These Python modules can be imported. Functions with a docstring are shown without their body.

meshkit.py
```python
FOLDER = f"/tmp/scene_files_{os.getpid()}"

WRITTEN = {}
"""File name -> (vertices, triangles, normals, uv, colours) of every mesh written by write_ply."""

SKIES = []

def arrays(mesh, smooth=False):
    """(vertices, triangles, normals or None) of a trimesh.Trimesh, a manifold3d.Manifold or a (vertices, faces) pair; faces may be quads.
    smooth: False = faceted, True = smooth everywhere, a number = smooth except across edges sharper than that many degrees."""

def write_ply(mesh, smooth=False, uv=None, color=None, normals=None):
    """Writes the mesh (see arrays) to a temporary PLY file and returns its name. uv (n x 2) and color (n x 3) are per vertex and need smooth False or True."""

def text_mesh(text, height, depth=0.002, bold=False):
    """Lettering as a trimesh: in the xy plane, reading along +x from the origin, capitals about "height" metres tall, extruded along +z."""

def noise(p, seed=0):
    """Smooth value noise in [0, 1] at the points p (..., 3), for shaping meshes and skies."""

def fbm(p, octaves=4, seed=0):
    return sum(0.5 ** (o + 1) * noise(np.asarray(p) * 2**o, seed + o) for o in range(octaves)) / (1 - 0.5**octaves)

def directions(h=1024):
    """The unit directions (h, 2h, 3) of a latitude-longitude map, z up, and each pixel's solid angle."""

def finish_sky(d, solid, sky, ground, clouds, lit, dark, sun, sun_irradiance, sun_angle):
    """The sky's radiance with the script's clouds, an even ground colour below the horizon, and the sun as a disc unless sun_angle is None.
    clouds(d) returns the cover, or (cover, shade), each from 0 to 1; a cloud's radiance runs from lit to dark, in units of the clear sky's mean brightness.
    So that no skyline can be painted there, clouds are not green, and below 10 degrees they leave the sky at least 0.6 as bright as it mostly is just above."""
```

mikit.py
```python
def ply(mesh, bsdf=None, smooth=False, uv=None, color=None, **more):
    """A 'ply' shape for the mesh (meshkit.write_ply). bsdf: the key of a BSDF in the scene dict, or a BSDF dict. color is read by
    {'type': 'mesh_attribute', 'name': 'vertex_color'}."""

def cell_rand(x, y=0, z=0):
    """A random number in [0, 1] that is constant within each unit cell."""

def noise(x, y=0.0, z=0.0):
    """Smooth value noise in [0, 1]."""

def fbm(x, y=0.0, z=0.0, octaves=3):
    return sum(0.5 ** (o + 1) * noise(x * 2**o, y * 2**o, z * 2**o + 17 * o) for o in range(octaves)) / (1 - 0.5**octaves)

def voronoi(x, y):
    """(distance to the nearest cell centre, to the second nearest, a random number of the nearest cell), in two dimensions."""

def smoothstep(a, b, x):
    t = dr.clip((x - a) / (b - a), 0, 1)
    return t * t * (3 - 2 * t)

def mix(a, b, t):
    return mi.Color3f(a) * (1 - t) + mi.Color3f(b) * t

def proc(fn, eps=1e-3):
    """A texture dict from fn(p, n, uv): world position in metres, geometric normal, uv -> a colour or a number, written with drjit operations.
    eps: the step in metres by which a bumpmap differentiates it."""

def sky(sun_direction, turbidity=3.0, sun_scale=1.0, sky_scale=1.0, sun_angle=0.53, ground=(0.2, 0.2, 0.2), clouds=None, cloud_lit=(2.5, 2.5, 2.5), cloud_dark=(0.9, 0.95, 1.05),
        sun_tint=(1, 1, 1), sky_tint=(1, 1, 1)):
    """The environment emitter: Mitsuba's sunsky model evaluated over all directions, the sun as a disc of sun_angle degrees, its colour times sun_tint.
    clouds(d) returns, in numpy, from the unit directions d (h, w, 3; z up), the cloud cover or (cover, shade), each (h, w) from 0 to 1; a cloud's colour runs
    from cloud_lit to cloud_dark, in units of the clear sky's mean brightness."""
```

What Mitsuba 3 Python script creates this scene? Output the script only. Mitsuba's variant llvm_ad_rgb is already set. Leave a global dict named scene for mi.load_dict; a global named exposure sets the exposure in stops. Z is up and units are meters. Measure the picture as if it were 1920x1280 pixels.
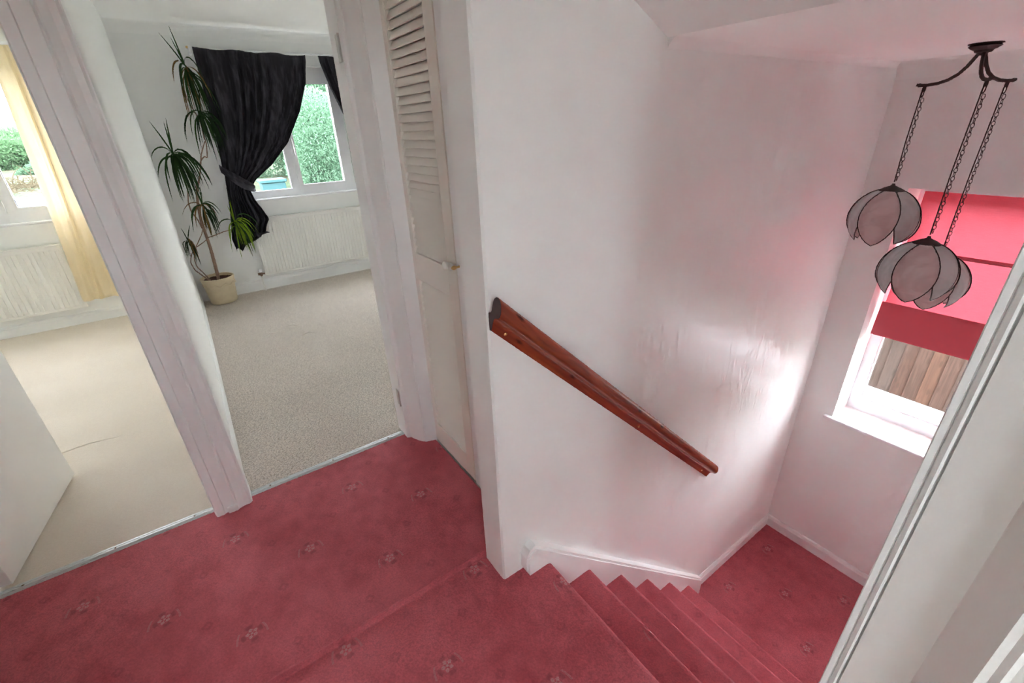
import math
import random
import numpy as np
import trimesh
import manifold3d as m3
import drjit as dr
import mitsuba as mi
import mikit
from meshkit import fbm as nfbm, noise as nnoise

T = mi.ScalarTransform4f
scene, labels = {}, {}
rng = np.random.default_rng(7)
random.seed(7)

# ---------------------------------------------------------------- camera, sky, exposure
# world: origin on the landing carpet below the camera, x along the landing towards the stairs, y into the bedrooms, z up (metres)
exposure = 6.35
LAMP = 0.42          # radiance of the bathroom's globe lamp
scene['camera'] = {
    'type': 'perspective', 'fov': 97.85, 'fov_axis': 'x', 'near_clip': 0.02,
    'to_world': T().look_at(origin=[0, 0, 1.5], target=[0.50824, 0.74345, 1.5 - 0.43472], up=[0.2766, 0.33712, 0.89991]),
}


def clouds(d):
    n = nfbm(d * np.array([3.0, 3.0, 6.0]), 4, 3)
    return np.clip(0.75 + 0.6 * (n - 0.4), 0, 1), np.clip(1.6 * (n - 0.45), 0, 1) * 0.5


scene['sky'] = mikit.sky((-0.35, -0.45, 0.8), turbidity=4.0, sun_scale=0.0, sky_scale=1.0, ground=(0.12, 0.15, 0.08),
                         clouds=clouds, cloud_lit=(2.2, 2.2, 2.2), cloud_dark=(1.3, 1.32, 1.36))

# ---------------------------------------------------------------- materials


def rgb(*c):
    return {'type': 'rgb', 'value': list(c)}


def principled(color, rough=0.5, two=True, **k):
    d = {'type': 'principled', 'base_color': color if isinstance(color, dict) else rgb(*color), 'roughness': rough, **k}
    return {'type': 'twosided', 'b': d} if two else d


def bumped(fn, scale, inner, eps=1e-3):
    return {'type': 'twosided', 'b': {'type': 'bumpmap', 'arbitrary': mikit.proc(fn, eps), 'scale': scale, 'b': inner}}


mix, noise, fbm, smoothstep, voronoi = mikit.mix, mikit.noise, mikit.fbm, mikit.smoothstep, mikit.voronoi


def wall_relief(p, n, uv):      # brushed, slightly hairy relief of painted textured paper
    h = p.x + p.y
    return 0.6 * fbm(h * 150, p.z * 70, 3.0) + 0.4 * fbm(h * 55 + 9, p.z * 45, 5.0)


scene['paint_wall'] = bumped(wall_relief, 0.0006, principled((0.84, 0.85, 0.835), 0.5, False))
scene['paint_stair_wall'] = principled((0.84, 0.85, 0.835), 0.29, specular=0.55)
scene['paint_ceiling'] = principled((0.87, 0.875, 0.86), 0.8)
scene['paint_wood'] = principled((0.83, 0.84, 0.835), 0.4)
scene['paint_door'] = principled((0.81, 0.80, 0.78), 0.3)
scene['paint_louvre'] = principled((0.80, 0.765, 0.70), 0.45)
scene['plastic_white'] = principled((0.84, 0.85, 0.87), 0.25)
scene['radiator_enamel'] = principled((0.80, 0.79, 0.75), 0.3)
scene['bare_board'] = principled((0.72, 0.69, 0.64), 0.8)
scene['porcelain'] = principled((0.80, 0.80, 0.76), 0.15)
scene['brass'] = principled((0.70, 0.50, 0.22), 0.3, metallic=1.0)
scene['steel'] = principled((0.62, 0.62, 0.60), 0.35, metallic=1.0)
scene['old_copper'] = principled((0.20, 0.12, 0.08), 0.5, metallic=0.5)
scene['iron'] = principled((0.035, 0.024, 0.020), 0.42, metallic=0.35)
scene['lead'] = principled((0.030, 0.022, 0.020), 0.45, metallic=0.3)
scene['window_glass'] = {'type': 'thindielectric', 'int_ior': 1.5}
scene['gasket'] = principled((0.05, 0.06, 0.07), 0.6)


def strip_color(p, n, uv):
    s = fbm(p.x * 40, p.y * 220, 0.0)
    return mix((0.60, 0.63, 0.63), (0.42, 0.44, 0.42), smoothstep(0.55, 0.8, s))


scene['aluminium'] = principled(mikit.proc(strip_color), 0.5, metallic=0.6)


def pile(p, n, uv):
    x, y, z = p.x, p.y, p.z
    return 0.6 * noise(x * 190 + y * 40, y * 170, z * 180) + 0.4 * noise(x * 290, y * 290 + z * 200, 3.0)


def red_color(p, n, uv):
    x, y = p.x, p.y
    # woven flowers on a centred lattice, small faint rosettes half way between
    def cell(ox, oy):
        u = (x - ox) / 0.482
        v = (y - oy) / 0.474
        return (u - dr.floor(u + 0.5)) * 0.482, (v - dr.floor(v + 0.5)) * 0.474
    out_l, out_d = mi.Float(0), mi.Float(0)
    for ox, oy in ((0.020, 1.518), (0.262, 1.281)):
        u, v = cell(ox, oy)
        r = dr.sqrt(u * u + v * v)
        a = dr.atan2(v, u)
        petals = 1 - smoothstep(0.005, 0.009, dr.abs(r - 0.0125) + 0.0035 * (1 + dr.cos(5 * a + 0.4)))
        heart = 1 - smoothstep(0.003, 0.005, r)
        side = dr.abs(u) + 0.25 * v
        bracket = (1 - smoothstep(0.0025, 0.0045, dr.abs(side - 0.043 + 6 * v * v))) * (1 - smoothstep(0.018, 0.022, dr.abs(v)))
        ring = (1 - smoothstep(0.004, 0.009, dr.abs(r - 0.027))) * smoothstep(-0.3, 0.4, dr.sin(4 * a + 0.7))
        out_l = dr.maximum(out_l, dr.maximum(petals, heart) + 0.55 * bracket)
        out_d = dr.maximum(out_d, ring + 0.5 * bracket)
    for ox, oy in ((0.141, 1.40), (0.141 + 0.241, 1.40)):
        for dy in (0.0, 0.237):
            u, v = cell(ox, oy + dy)
            r = dr.sqrt(u * u + v * v)
            out_d = dr.maximum(out_d, 0.55 * (1 - smoothstep(0.003, 0.006, dr.abs(r - 0.011 - 0.002 * dr.cos(4 * dr.atan2(v, u))))))
    speck = noise(x * 420, y * 420, p.z * 420)
    base = mix((0.35, 0.058, 0.072), (0.58, 0.155, 0.182), 0.7 * fbm(x * 4.3 + 5, y * 5.1, p.z * 3.1) + 0.3 * noise(x * 31, y * 23, p.z * 29))  # pile shading painted into the colour as large soft pale and dark patches
    tuft_shade = noise(x * 270 + y * 60, y * 240, p.z * 250)  # small shadows between the tufts, painted into the colour
    base = base * (0.76 + 0.20 * speck + 0.28 * tuft_shade)
    base = mix(base, (0.15, 0.018, 0.028), 0.32 * dr.clip(out_d, 0, 1))
    return mix(base, (0.52, 0.34, 0.34), 0.8 * dr.clip(out_l, 0, 1) * (0.3 + 0.9 * speck))


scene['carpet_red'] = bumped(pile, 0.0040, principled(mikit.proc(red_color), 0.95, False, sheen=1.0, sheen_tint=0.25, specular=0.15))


def loop_relief(p, n, uv):
    d1, d2, _ = voronoi(p.x * 125 + 0.8 * noise(p.x * 60, p.y * 60), p.y * 150)
    return 1 - d1 + 0.3 * noise(p.x * 260, p.y * 260)


def loop_color(p, n, uv):
    d1, d2, w = voronoi(p.x * 125 + 0.8 * noise(p.x * 60, p.y * 60), p.y * 150)
    t = smoothstep(0.25, 0.75, d1)
    c = mix((0.69, 0.63, 0.57), (0.46, 0.39, 0.33), t)
    return c * (0.82 + 0.25 * w + 0.2 * (fbm(p.x * 2.2, p.y * 2.2) - 0.5))


def cream_relief(p, n, uv):
    return 0.7 * noise(p.x * 170, p.y * 170) + 0.3 * noise(p.x * 330, p.y * 330)


def cream_color(p, n, uv):
    return mix((0.68, 0.615, 0.54), (0.58, 0.515, 0.44), 0.7 * fbm(p.x * 2, p.y * 3) + 0.5 * (noise(p.x * 300, p.y * 300) - 0.4))


scene['carpet_loop'] = bumped(loop_relief, 0.0040, principled(mikit.proc(loop_color), 0.95, False, sheen=0.3, specular=0.1))
scene['carpet_cream'] = bumped(cream_relief, 0.0022, principled(mikit.proc(cream_color), 0.95, False, sheen=0.4, specular=0.1))


def rail_color(p, n, uv):
    s = p.x + 0.9538 * (p.x) * 0          # along the rail
    q = p.z + 0.9538 * p.x                # across it
    g = fbm(s * 7, q * 70 + 4 * noise(s * 7, q * 9), p.y * 70)
    c = mix((0.25, 0.044, 0.016), (0.16, 0.025, 0.010), smoothstep(0.3, 0.75, g))
    c = mix(c, (0.36, 0.10, 0.035), 0.4 * smoothstep(0.55, 0.75, fbm(s * 4 + 7, q * 25, p.y * 30)))
    k = mi.Float(0)
    for sx, qq, yy in ((0.632, 1.647, 0.885), (0.655, 1.578, 0.93), (1.17, 1.636, 0.885), (1.32, 1.640, 0.885), (0.86, 1.585, 0.925)):
        d = dr.sqrt(dr.square((s - sx) / 1.7) + dr.square(q - qq) + dr.square((p.y - yy) * 0.6))
        k = dr.maximum(k, 1 - smoothstep(0.004, 0.012, d + 0.002 * noise(s * 300, q * 300)))
    return mix(c, (0.020, 0.008, 0.006), 0.9 * k)


scene['varnished_pine'] = principled(mikit.proc(rail_color), 0.25, clearcoat=0.6, clearcoat_gloss=0.85)
scene['end_grain'] = principled((0.055, 0.030, 0.032), 0.5)


def velvet_color(p, n, uv):
    s = fbm(p.x * 35, p.z * 9, p.y * 35)
    return mix((0.018, 0.017, 0.022), (0.042, 0.039, 0.050), smoothstep(0.35, 0.8, s))


scene['velvet'] = principled(mikit.proc(velvet_color), 0.75, sheen=0.9, sheen_tint=0.1, specular=0.3)


def thin(color, diff, rough=0.6, **k):
    return {'type': 'principledthin', 'base_color': color if isinstance(color, dict) else rgb(*color), 'roughness': rough, 'diff_trans': diff, 'eta': 1.3, **k}


def weave(p, n, uv):
    s = noise(p.x * 600, p.z * 500, p.y * 500)
    return mix((0.93, 0.82, 0.60), (0.88, 0.74, 0.50), s)


def blind_cloth(p, n, uv):
    s = 0.6 * noise(p.y * 60, p.z * 900) + 0.4 * noise(p.y * 700, p.z * 500)
    return mix((0.74, 0.150, 0.195), (0.66, 0.115, 0.155), s)


scene['cream_cotton'] = thin(mikit.proc(weave), 0.9)
scene['red_cotton'] = thin(mikit.proc(blind_cloth), 0.5)
scene['red_hem'] = thin((0.62, 0.14, 0.17), 0.35)


def glass_streaks(a, b):
    def fn(p, n, uv):
        s = fbm(p.x * 30 + p.y * 30, p.z * 9 + 3 * noise(p.x * 20, p.z * 20), p.y * 10)
        return mix(a, b, smoothstep(0.3, 0.7, s))
    return fn


scene['opal_rose'] = thin(mikit.proc(glass_streaks((0.76, 0.64, 0.63), (0.88, 0.78, 0.77))), 1.0, 0.12)
scene['opal_grey'] = thin(mikit.proc(glass_streaks((0.70, 0.72, 0.71), (0.84, 0.85, 0.845))), 1.0, 0.12)


def pot_color(p, n, uv):
    s = fbm(p.x * 25, p.y * 25, p.z * 25)
    return mix((0.70, 0.60, 0.43), (0.60, 0.49, 0.33), s)


scene['stoneware'] = principled(mikit.proc(pot_color), 0.35)
scene['soil'] = principled((0.055, 0.025, 0.018), 0.95)


def stem_color(p, n, uv):
    s = noise(p.x * 60, p.y * 60, p.z * 170)
    return mix((0.34, 0.22, 0.155), (0.20, 0.125, 0.085), s)


scene['stem_bark'] = principled(mikit.proc(stem_color), 0.8)
scene['leaf_green'] = thin((0.030, 0.062, 0.022), 0.35, 0.35)
scene['leaf_dark'] = thin((0.018, 0.034, 0.016), 0.3, 0.35)
scene['leaf_lime'] = thin((0.17, 0.26, 0.025), 0.6, 0.35)
scene['leaf_brown'] = thin((0.17, 0.095, 0.035), 0.4, 0.5)
scene['foliage_pale'] = thin((0.19, 0.33, 0.225), 1.0, 0.5)
scene['foliage_mid'] = thin((0.11, 0.20, 0.125), 1.0, 0.5)
scene['foliage_hedge'] = thin((0.12, 0.225, 0.115), 1.0, 0.5)
scene['straw'] = thin((0.10, 0.085, 0.055), 0.6, 0.6)


def lawn_color(p, n, uv):
    s = fbm(p.x * 1.1, p.y * 1.1)
    c = mix((0.024, 0.044, 0.018), (0.046, 0.042, 0.024), smoothstep(0.35, 0.65, s))
    return c * (0.6 + 0.8 * noise(p.x * 22, p.y * 22))


scene['lawn'] = principled(mikit.proc(lawn_color), 0.95)
scene['hill'] = principled((0.075, 0.115, 0.060), 0.95)
scene['turquoise_paint'] = principled((0.022, 0.092, 0.105), 0.5)


def board_color(k):
    def fn(p, n, uv):
        g = fbm(p.y * 70 + k * 7, p.z * 4 + 2 * noise(p.y * 20, p.z * 3, k), k)
        a, b = [((0.088, 0.050, 0.039), (0.062, 0.035, 0.027)), ((0.078, 0.050, 0.042), (0.057, 0.037, 0.031)), ((0.105, 0.053, 0.036), (0.075, 0.039, 0.028)), ((0.083, 0.045, 0.034), (0.059, 0.032, 0.025))][k]
        c = mix(a, b, smoothstep(0.3, 0.7, g))
        kn = 1 - smoothstep(0.05, 0.13, mikit.voronoi(p.y * 9 + k, p.z * 2.6)[0])
        return mix(c, (0.045, 0.028, 0.02), 0.6 * kn)
    return fn


for _k in range(4):
    scene[f'fence_wood_{_k}'] = principled(mikit.proc(board_color(_k)), 0.85)

# ---------------------------------------------------------------- mesh helpers


def key_for(base):
    k, i = base, 0
    while k in scene or k in labels:
        i += 1
        k = f'{base}_{i:03d}'
    return k


def add(name, mesh, bsdf, parent=None, smooth=False, label=None, cat=None, group=None, kind=None):
    k = key_for((parent + '__' if parent else '') + name)
    scene[k] = dict(mesh) if isinstance(mesh, dict) else mikit.ply(mesh, bsdf, smooth=smooth)
    tag(k, label, cat, group, kind)
    return k


def tag(k, label=None, cat=None, group=None, kind=None):
    d = {a: b for a, b in (('label', label), ('category', cat), ('group', group), ('kind', kind)) if b}
    if d:
        labels[k] = {**labels.get(k, {}), **d}
    return k


def thing(name, label, cat, group=None, kind=None):
    k = key_for(name)
    return tag(k, label, cat, group, kind)


def struct(name, mesh, bsdf, label=None, cat=None, smooth=False):
    return add(name, mesh, bsdf, None, smooth, label, cat, None, 'structure')


def tri(man):
    m = man.to_mesh()
    return trimesh.Trimesh(np.array(m.vert_properties)[:, :3], np.array(m.tri_verts), process=False)


def mbox(x0, x1, y0, y1, z0, z1):
    return m3.Manifold.cube([x1 - x0, y1 - y0, z1 - z0]).translate([x0, y0, z0])


def box(x0, x1, y0, y1, z0, z1, b=0.0):
    """a box, its edges bevelled by b"""
    if b <= 0:
        return tri(mbox(x0, x1, y0, y1, z0, z1))
    pts = []
    for x, sx in ((x0, 1), (x1, -1)):
        for y, sy in ((y0, 1), (y1, -1)):
            for z, sz in ((z0, 1), (z1, -1)):
                pts += [(x + sx * b, y + sy * b, z), (x + sx * b, y, z + sz * b), (x, y + sy * b, z + sz * b)]
    return tri(m3.Manifold.hull_points(np.array(pts)))


def holed(outer, *holes):
    m = mbox(*outer)
    for h in holes:
        m = m - mbox(*h)
    return tri(m)


def cat_(*ms):
    return trimesh.util.concatenate(list(ms))


def tube(pts, r, sides=8, closed=False):
    pts = np.asarray(pts, float)
    n = len(pts)
    r = np.broadcast_to(np.asarray(r, float), (n,))
    tang = np.roll(pts, -1, 0) - np.roll(pts, 1, 0) if closed else np.gradient(pts, axis=0)
    tang /= np.linalg.norm(tang, axis=1, keepdims=True) + 1e-12
    u = np.cross(tang[0], [0.31, 0.22, 0.92])
    u /= np.linalg.norm(u)
    rings = []
    ang = np.arange(sides) * 2 * np.pi / sides
    for i in range(n):
        u = u - tang[i] * (u @ tang[i])
        u /= np.linalg.norm(u) + 1e-12
        w = np.cross(tang[i], u)
        rings.append(pts[i] + r[i] * (np.cos(ang)[:, None] * u + np.sin(ang)[:, None] * w))
    v = np.vstack(rings)
    f = []
    for i in range(n if closed else n - 1):
        j = (i + 1) % n
        for k in range(sides):
            a, b = i * sides + k, i * sides + (k + 1) % sides
            c, d = j * sides + (k + 1) % sides, j * sides + k
            f += [(a, b, c), (a, c, d)]
    if not closed:
        v = np.vstack([v, pts[:1], pts[-1:]])
        for k in range(sides):
            f += [(len(v) - 2, (k + 1) % sides, k), (len(v) - 1, (n - 1) * sides + k, (n - 1) * sides + (k + 1) % sides)]
    return trimesh.Trimesh(v, f, process=False)


def lathe(profile, sides=40, center=(0, 0, 0)):
    p = np.asarray(profile, float)
    a = np.arange(sides) * 2 * np.pi / sides
    v = np.stack([p[:, None, 0] * np.cos(a), p[:, None, 0] * np.sin(a), np.broadcast_to(p[:, None, 1], (len(p), sides))], -1).reshape(-1, 3)
    f = []
    for i in range(len(p) - 1):
        for k in range(sides):
            q, w = i * sides + k, i * sides + (k + 1) % sides
            f += [(q, w, w + sides), (q, w + sides, q + sides)]
    return trimesh.Trimesh(v + np.asarray(center), f, process=False)


def prism(poly, axis, a0, a1, shear=None):
    """polygon extruded along an axis: axis 'y' takes (x,z), 'x' takes (y,z), 'z' takes (x,y) points"""
    cs = m3.CrossSection([np.asarray(poly, float)], m3.FillRule.NonZero)
    m = tri(m3.Manifold.extrude(cs, a1 - a0))
    v = m.vertices.copy()
    p, q, h = v[:, 0], v[:, 1], v[:, 2] + a0
    out = {'y': np.stack([p, h, q], 1), 'x': np.stack([h, p, q], 1), 'z': np.stack([p, q, h], 1)}[axis]
    mesh = trimesh.Trimesh(out, m.faces if axis != 'y' else m.faces[:, ::-1], process=False)
    if shear is not None:
        vv = mesh.vertices.copy()
        vv[:, 2] += shear(vv)
        mesh = trimesh.Trimesh(vv, mesh.faces, process=False)
    return mesh


def grid(P):
    """surface through an array of points (n, m, 3)"""
    n, m = P.shape[:2]
    i = np.arange(n * m).reshape(n, m)
    f = np.stack([i[:-1, :-1], i[:-1, 1:], i[1:, 1:], i[1:, :-1]], -1).reshape(-1, 4)
    return trimesh.Trimesh(P.reshape(-1, 3), np.vstack([f[:, [0, 1, 2]], f[:, [0, 2, 3]]]), process=False)


def thick(P, t):
    """a cloth surface with thickness: front and back sheet and the rim between them"""
    du = np.gradient(P, axis=1)
    dv = np.gradient(P, axis=0)
    nn = np.cross(du, dv)
    nn /= np.linalg.norm(nn, axis=-1, keepdims=True) + 1e-12
    Q = P + nn * t
    a, b = grid(P), grid(Q)
    n, m = P.shape[:2]
    i = np.arange(n * m).reshape(n, m)
    rim = np.concatenate([i[0, :], i[1:, -1], i[-1, -2::-1], i[-2:0:-1, 0]])
    r2 = np.roll(rim, -1)
    o = n * m
    f = np.vstack([a.faces, b.faces[:, ::-1] + o, np.stack([rim, rim + o, r2 + o], 1), np.stack([rim, r2 + o, r2], 1)])
    return trimesh.Trimesh(np.vstack([a.vertices, b.vertices]), f, process=False)


def ring_y(x0, x1, z0, z1, w, y0, y1):      # window ring in a wall that faces y
    return holed((x0, x1, y0, y1, z0, z1), (x0 + w, x1 - w, y0 - 1, y1 + 1, z0 + w, z1 - w))


def ring_x(y0, y1, z0, z1, w, x0, x1):
    return holed((x0, x1, y0, y1, z0, z1), (x0 - 1, x1 + 1, y0 + w, y1 - w, z0 + w, z1 - w))


def sheet(pts):
    return trimesh.Trimesh(np.asarray(pts, float), [(0, 1, 2), (0, 2, 3)], process=False)


CREASES = ((0.437, 3.97, 0.055, 0.3, 2.9), (0.52, 3.69, 0.06, 0.3, 3.0), (0.29, 3.87, 0.08, 0.9, 2.6))
# ---------------------------------------------------------------- the shell of the house
YW, YB = 0.9405, 1.95            # stair wall, wall with the bedroom doorways
ZL = -1.2515                     # quarter landing
CEIL = 2.36
gx_, gz_ = np.meshgrid(np.linspace(0.573, 2.95, 520), np.linspace(-1.35, 1.80, 560))
drag = np.stack([gx_ * 85 + 2.6 * nnoise(np.stack([gx_ * 9, gz_ * 9, gx_ * 0], -1)), gz_ * 30 + 5 * nnoise(np.stack([gx_ * 15, gz_ * 5, gx_ * 0 + 4], -1)), gx_ * 0], -1)
heavy = np.clip((nfbm(np.stack([gx_ * 2.4, gz_ * 1.9, gx_ * 0 + 2], -1)) - 0.30) * 2.6, 0.25, 1) * np.clip((gx_ - 0.75) * 1.6, 0.12, 1)      # the filler was dragged on more thickly towards the stairs
relief = 0.0017 * heavy * np.clip((nnoise(drag) - 0.45) * 2.2, 0, 1) + 0.0005 * (nfbm(np.stack([gx_ * 40, gz_ * 30, gx_ * 0], -1)) - 0.5)
front = grid(np.stack([gx_, YW - 0.0006 - relief, gz_], -1))
struct('wall_stair_side', cat_(box(0.567, 3.15, YW, 1.065, -2.75, 2.6, 0.006), front), 'paint_stair_wall', 'long white textured wall that carries the varnished handrail', smooth=35)
struct('wall_window_side', holed((2.895, 3.17, -1.75, 1.06, -2.75, 2.6), (2.8, 3.3, -0.25, 0.753, -0.187, 1.160)), 'paint_wall', 'white end wall around the stair window')
struct('wall_landing_back', holed((-1.8, 3.5, YB, 2.05, -0.3, 2.6), (-0.985, -0.27, 1.5, 2.5, -0.4, 2.02), (-0.135, 0.632, 1.5, 2.5, -0.4, 2.02)), 'paint_wall')
struct('wall_landing_left', box(-1.8, -1.72, -0.05, 2.0, -0.3, 2.6), 'paint_wall')
struct('wall_landing_front', cat_(holed((-1.8, 0.7, -0.075, 0.044, -0.3, 2.6), (-0.56, 0.64, -1, 1, -0.4, 2.04)), box(0.70, 1.9, -0.075, 0.044, -2.75, 2.6)), 'paint_wall')  # doorway made wider on its unseen left side to pass more light
struct('ceiling', prism([(-1.8, 2.36), (-0.17, 2.36), (1.195, 1.703), (3.0, 1.703), (3.0, 1.80), (1.2, 1.85), (-0.15, 2.5), (-1.8, 2.5)], 'y', -0.07, 1.97), 'paint_ceiling', 'white ceiling that slopes down to a low flat part above the stairs')
struct('ceiling_stair_lower', box(1.85, 3.0, -1.75, -0.05, 1.703, 1.85), 'paint_ceiling')
struct('wall_stair_lower', cat_(box(1.80, 1.9, -1.75, -0.07, -2.75, 2.4), box(1.8, 3.15, -1.83, -1.7, -2.75, 2.4)), 'paint_wall')
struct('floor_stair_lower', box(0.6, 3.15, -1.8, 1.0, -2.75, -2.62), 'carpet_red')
# bathroom behind the camera, its window lights the landing through the doorway
struct('wall_bathroom', cat_(box(-1.55, -1.45, -2.1, 0, -0.2, 2.5), box(1.3, 1.4, -2.1, 0, -0.2, 2.5),
                             holed((-1.55, 1.4, -2.15, -2.0, -0.2, 2.5), (-0.80, -0.32, -2.5, -1.5, 1.1, 2.1))), 'paint_wall')
struct('floor_bathroom', box(-1.55, 1.4, -2.15, -0.02, -0.1, -0.004), 'carpet_cream')
struct('ceiling_bathroom', box(-1.55, 1.4, -2.15, -0.02, CEIL, CEIL + 0.12), 'paint_ceiling')
# plant room
struct('wall_between_bedrooms', box(-0.262, -0.150, 2.0, 5.6, -0.3, 2.6), 'paint_wall', 'white wall between the two bedrooms, seen at a grazing angle')
struct('wall_plant_room_far', holed((-0.262, 3.5, 5.31, 5.58, -0.3, 2.6), (0.415, 2.95, 5, 6, 0.915, 2.092)), 'paint_wall', 'white window wall behind the potted plant')
struct('wall_plant_room_right', box(3.35, 3.5, 2.0, 5.6, -0.3, 2.6), 'paint_wall')
struct('ceiling_plant_room', box(-0.2, 3.5, 2.0, 5.6, CEIL, CEIL + 0.12), 'paint_ceiling', 'white ceiling of the bedroom with the plant')
struct('floor_plant_room', box(-0.2, 3.5, 2.005, 5.45, -0.12, 0.006), 'carpet_loop', 'beige looped carpet in the bedroom with the plant')
# cream room on the left
struct('wall_cream_room_far', holed((-3.4, -0.2, 5.38, 5.60, -0.3, 2.6), (-2.7, -0.80, 5, 6, 0.915, 2.11)), 'paint_wall', 'white window wall behind the cream curtain')
struct('wall_cream_room_left', box(-3.4, -3.25, 2.0, 5.6, -0.3, 2.6), 'paint_wall')
struct('wall_cream_room_back', box(-3.4, -1.75, 1.95, 2.05, -0.3, 2.6), 'paint_wall')
struct('ceiling_cream_room', box(-3.4, -0.2, 2.0, 5.6, CEIL, CEIL + 0.12), 'paint_ceiling')
struct('floor_cream_room', box(-3.4, -0.2, 2.005, 5.45, -0.12, 0.004), 'carpet_cream', 'cream carpet in the left bedroom')
# puckers in the bedroom carpets
for cx, cy, cr, a0, a1 in CREASES:
    arc = [(cx + cr * math.cos(t), cy + 1.3 * cr * math.sin(t), 0.004) for t in np.linspace(a0, a1, 14)]
    add('crease', tube(arc, 0.0065 * np.sin(np.linspace(0.1, math.pi - 0.1, 14)) ** 0.5 + 0.001, 8), 'carpet_loop', 'floor_plant_room', smooth=60)
add('crease', tube([(-0.90 + 0.26 * t, 2.975 + 0.012 * math.sin(5 * t), 0.002) for t in np.linspace(-0.25, 1, 12)], np.linspace(0.009, 0.003, 12), 8), 'carpet_cream', 'floor_cream_room', smooth=60)
struct('roof', box(-3.8, 3.7, -2.6, 5.9, 2.62, 2.72), 'paint_ceiling')
# cupboard body behind the louvred door
struct('wall_cupboard', cat_(box(1.30, 1.37, 1.06, 1.96, 0, 2.4), box(0.77, 1.35, 1.06, 1.96, -0.05, 0.0), box(0.79, 1.35, 1.90, 1.96, 0, 2.4), box(0.79, 1.35, 1.06, 1.12, 0, 2.4)), 'bare_board')

# landing carpet: two widths that meet in a raised seam
ys = np.unique(np.concatenate([np.linspace(-0.075, 2.0, 50), np.linspace(1.045, 1.12, 90)]))
xs = np.linspace(-1.75, 0.735, 80)
X, Y = np.meshgrid(xs, ys)
wob = 0.006 * (nnoise(np.stack([X * 4, X * 0, X * 0], -1)) - 0.5)
Z = 0.011 * np.exp(-((Y - 1.083 - wob) / 0.007) ** 2) + 0.006 / (1 + np.exp(-(Y - 1.083 - wob) / 0.003)) + (0.004 * (nfbm(np.stack([X * 3, Y * 3, X * 0], -1)) - 0.5) - 0.0005) * np.clip((0.70 - X) / 0.15, 0, 1)
struct('floor', grid(np.stack([X, Y, Z], -1)), 'carpet_red', 'red patterned carpet of the landing with a raised seam', smooth=True)
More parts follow.
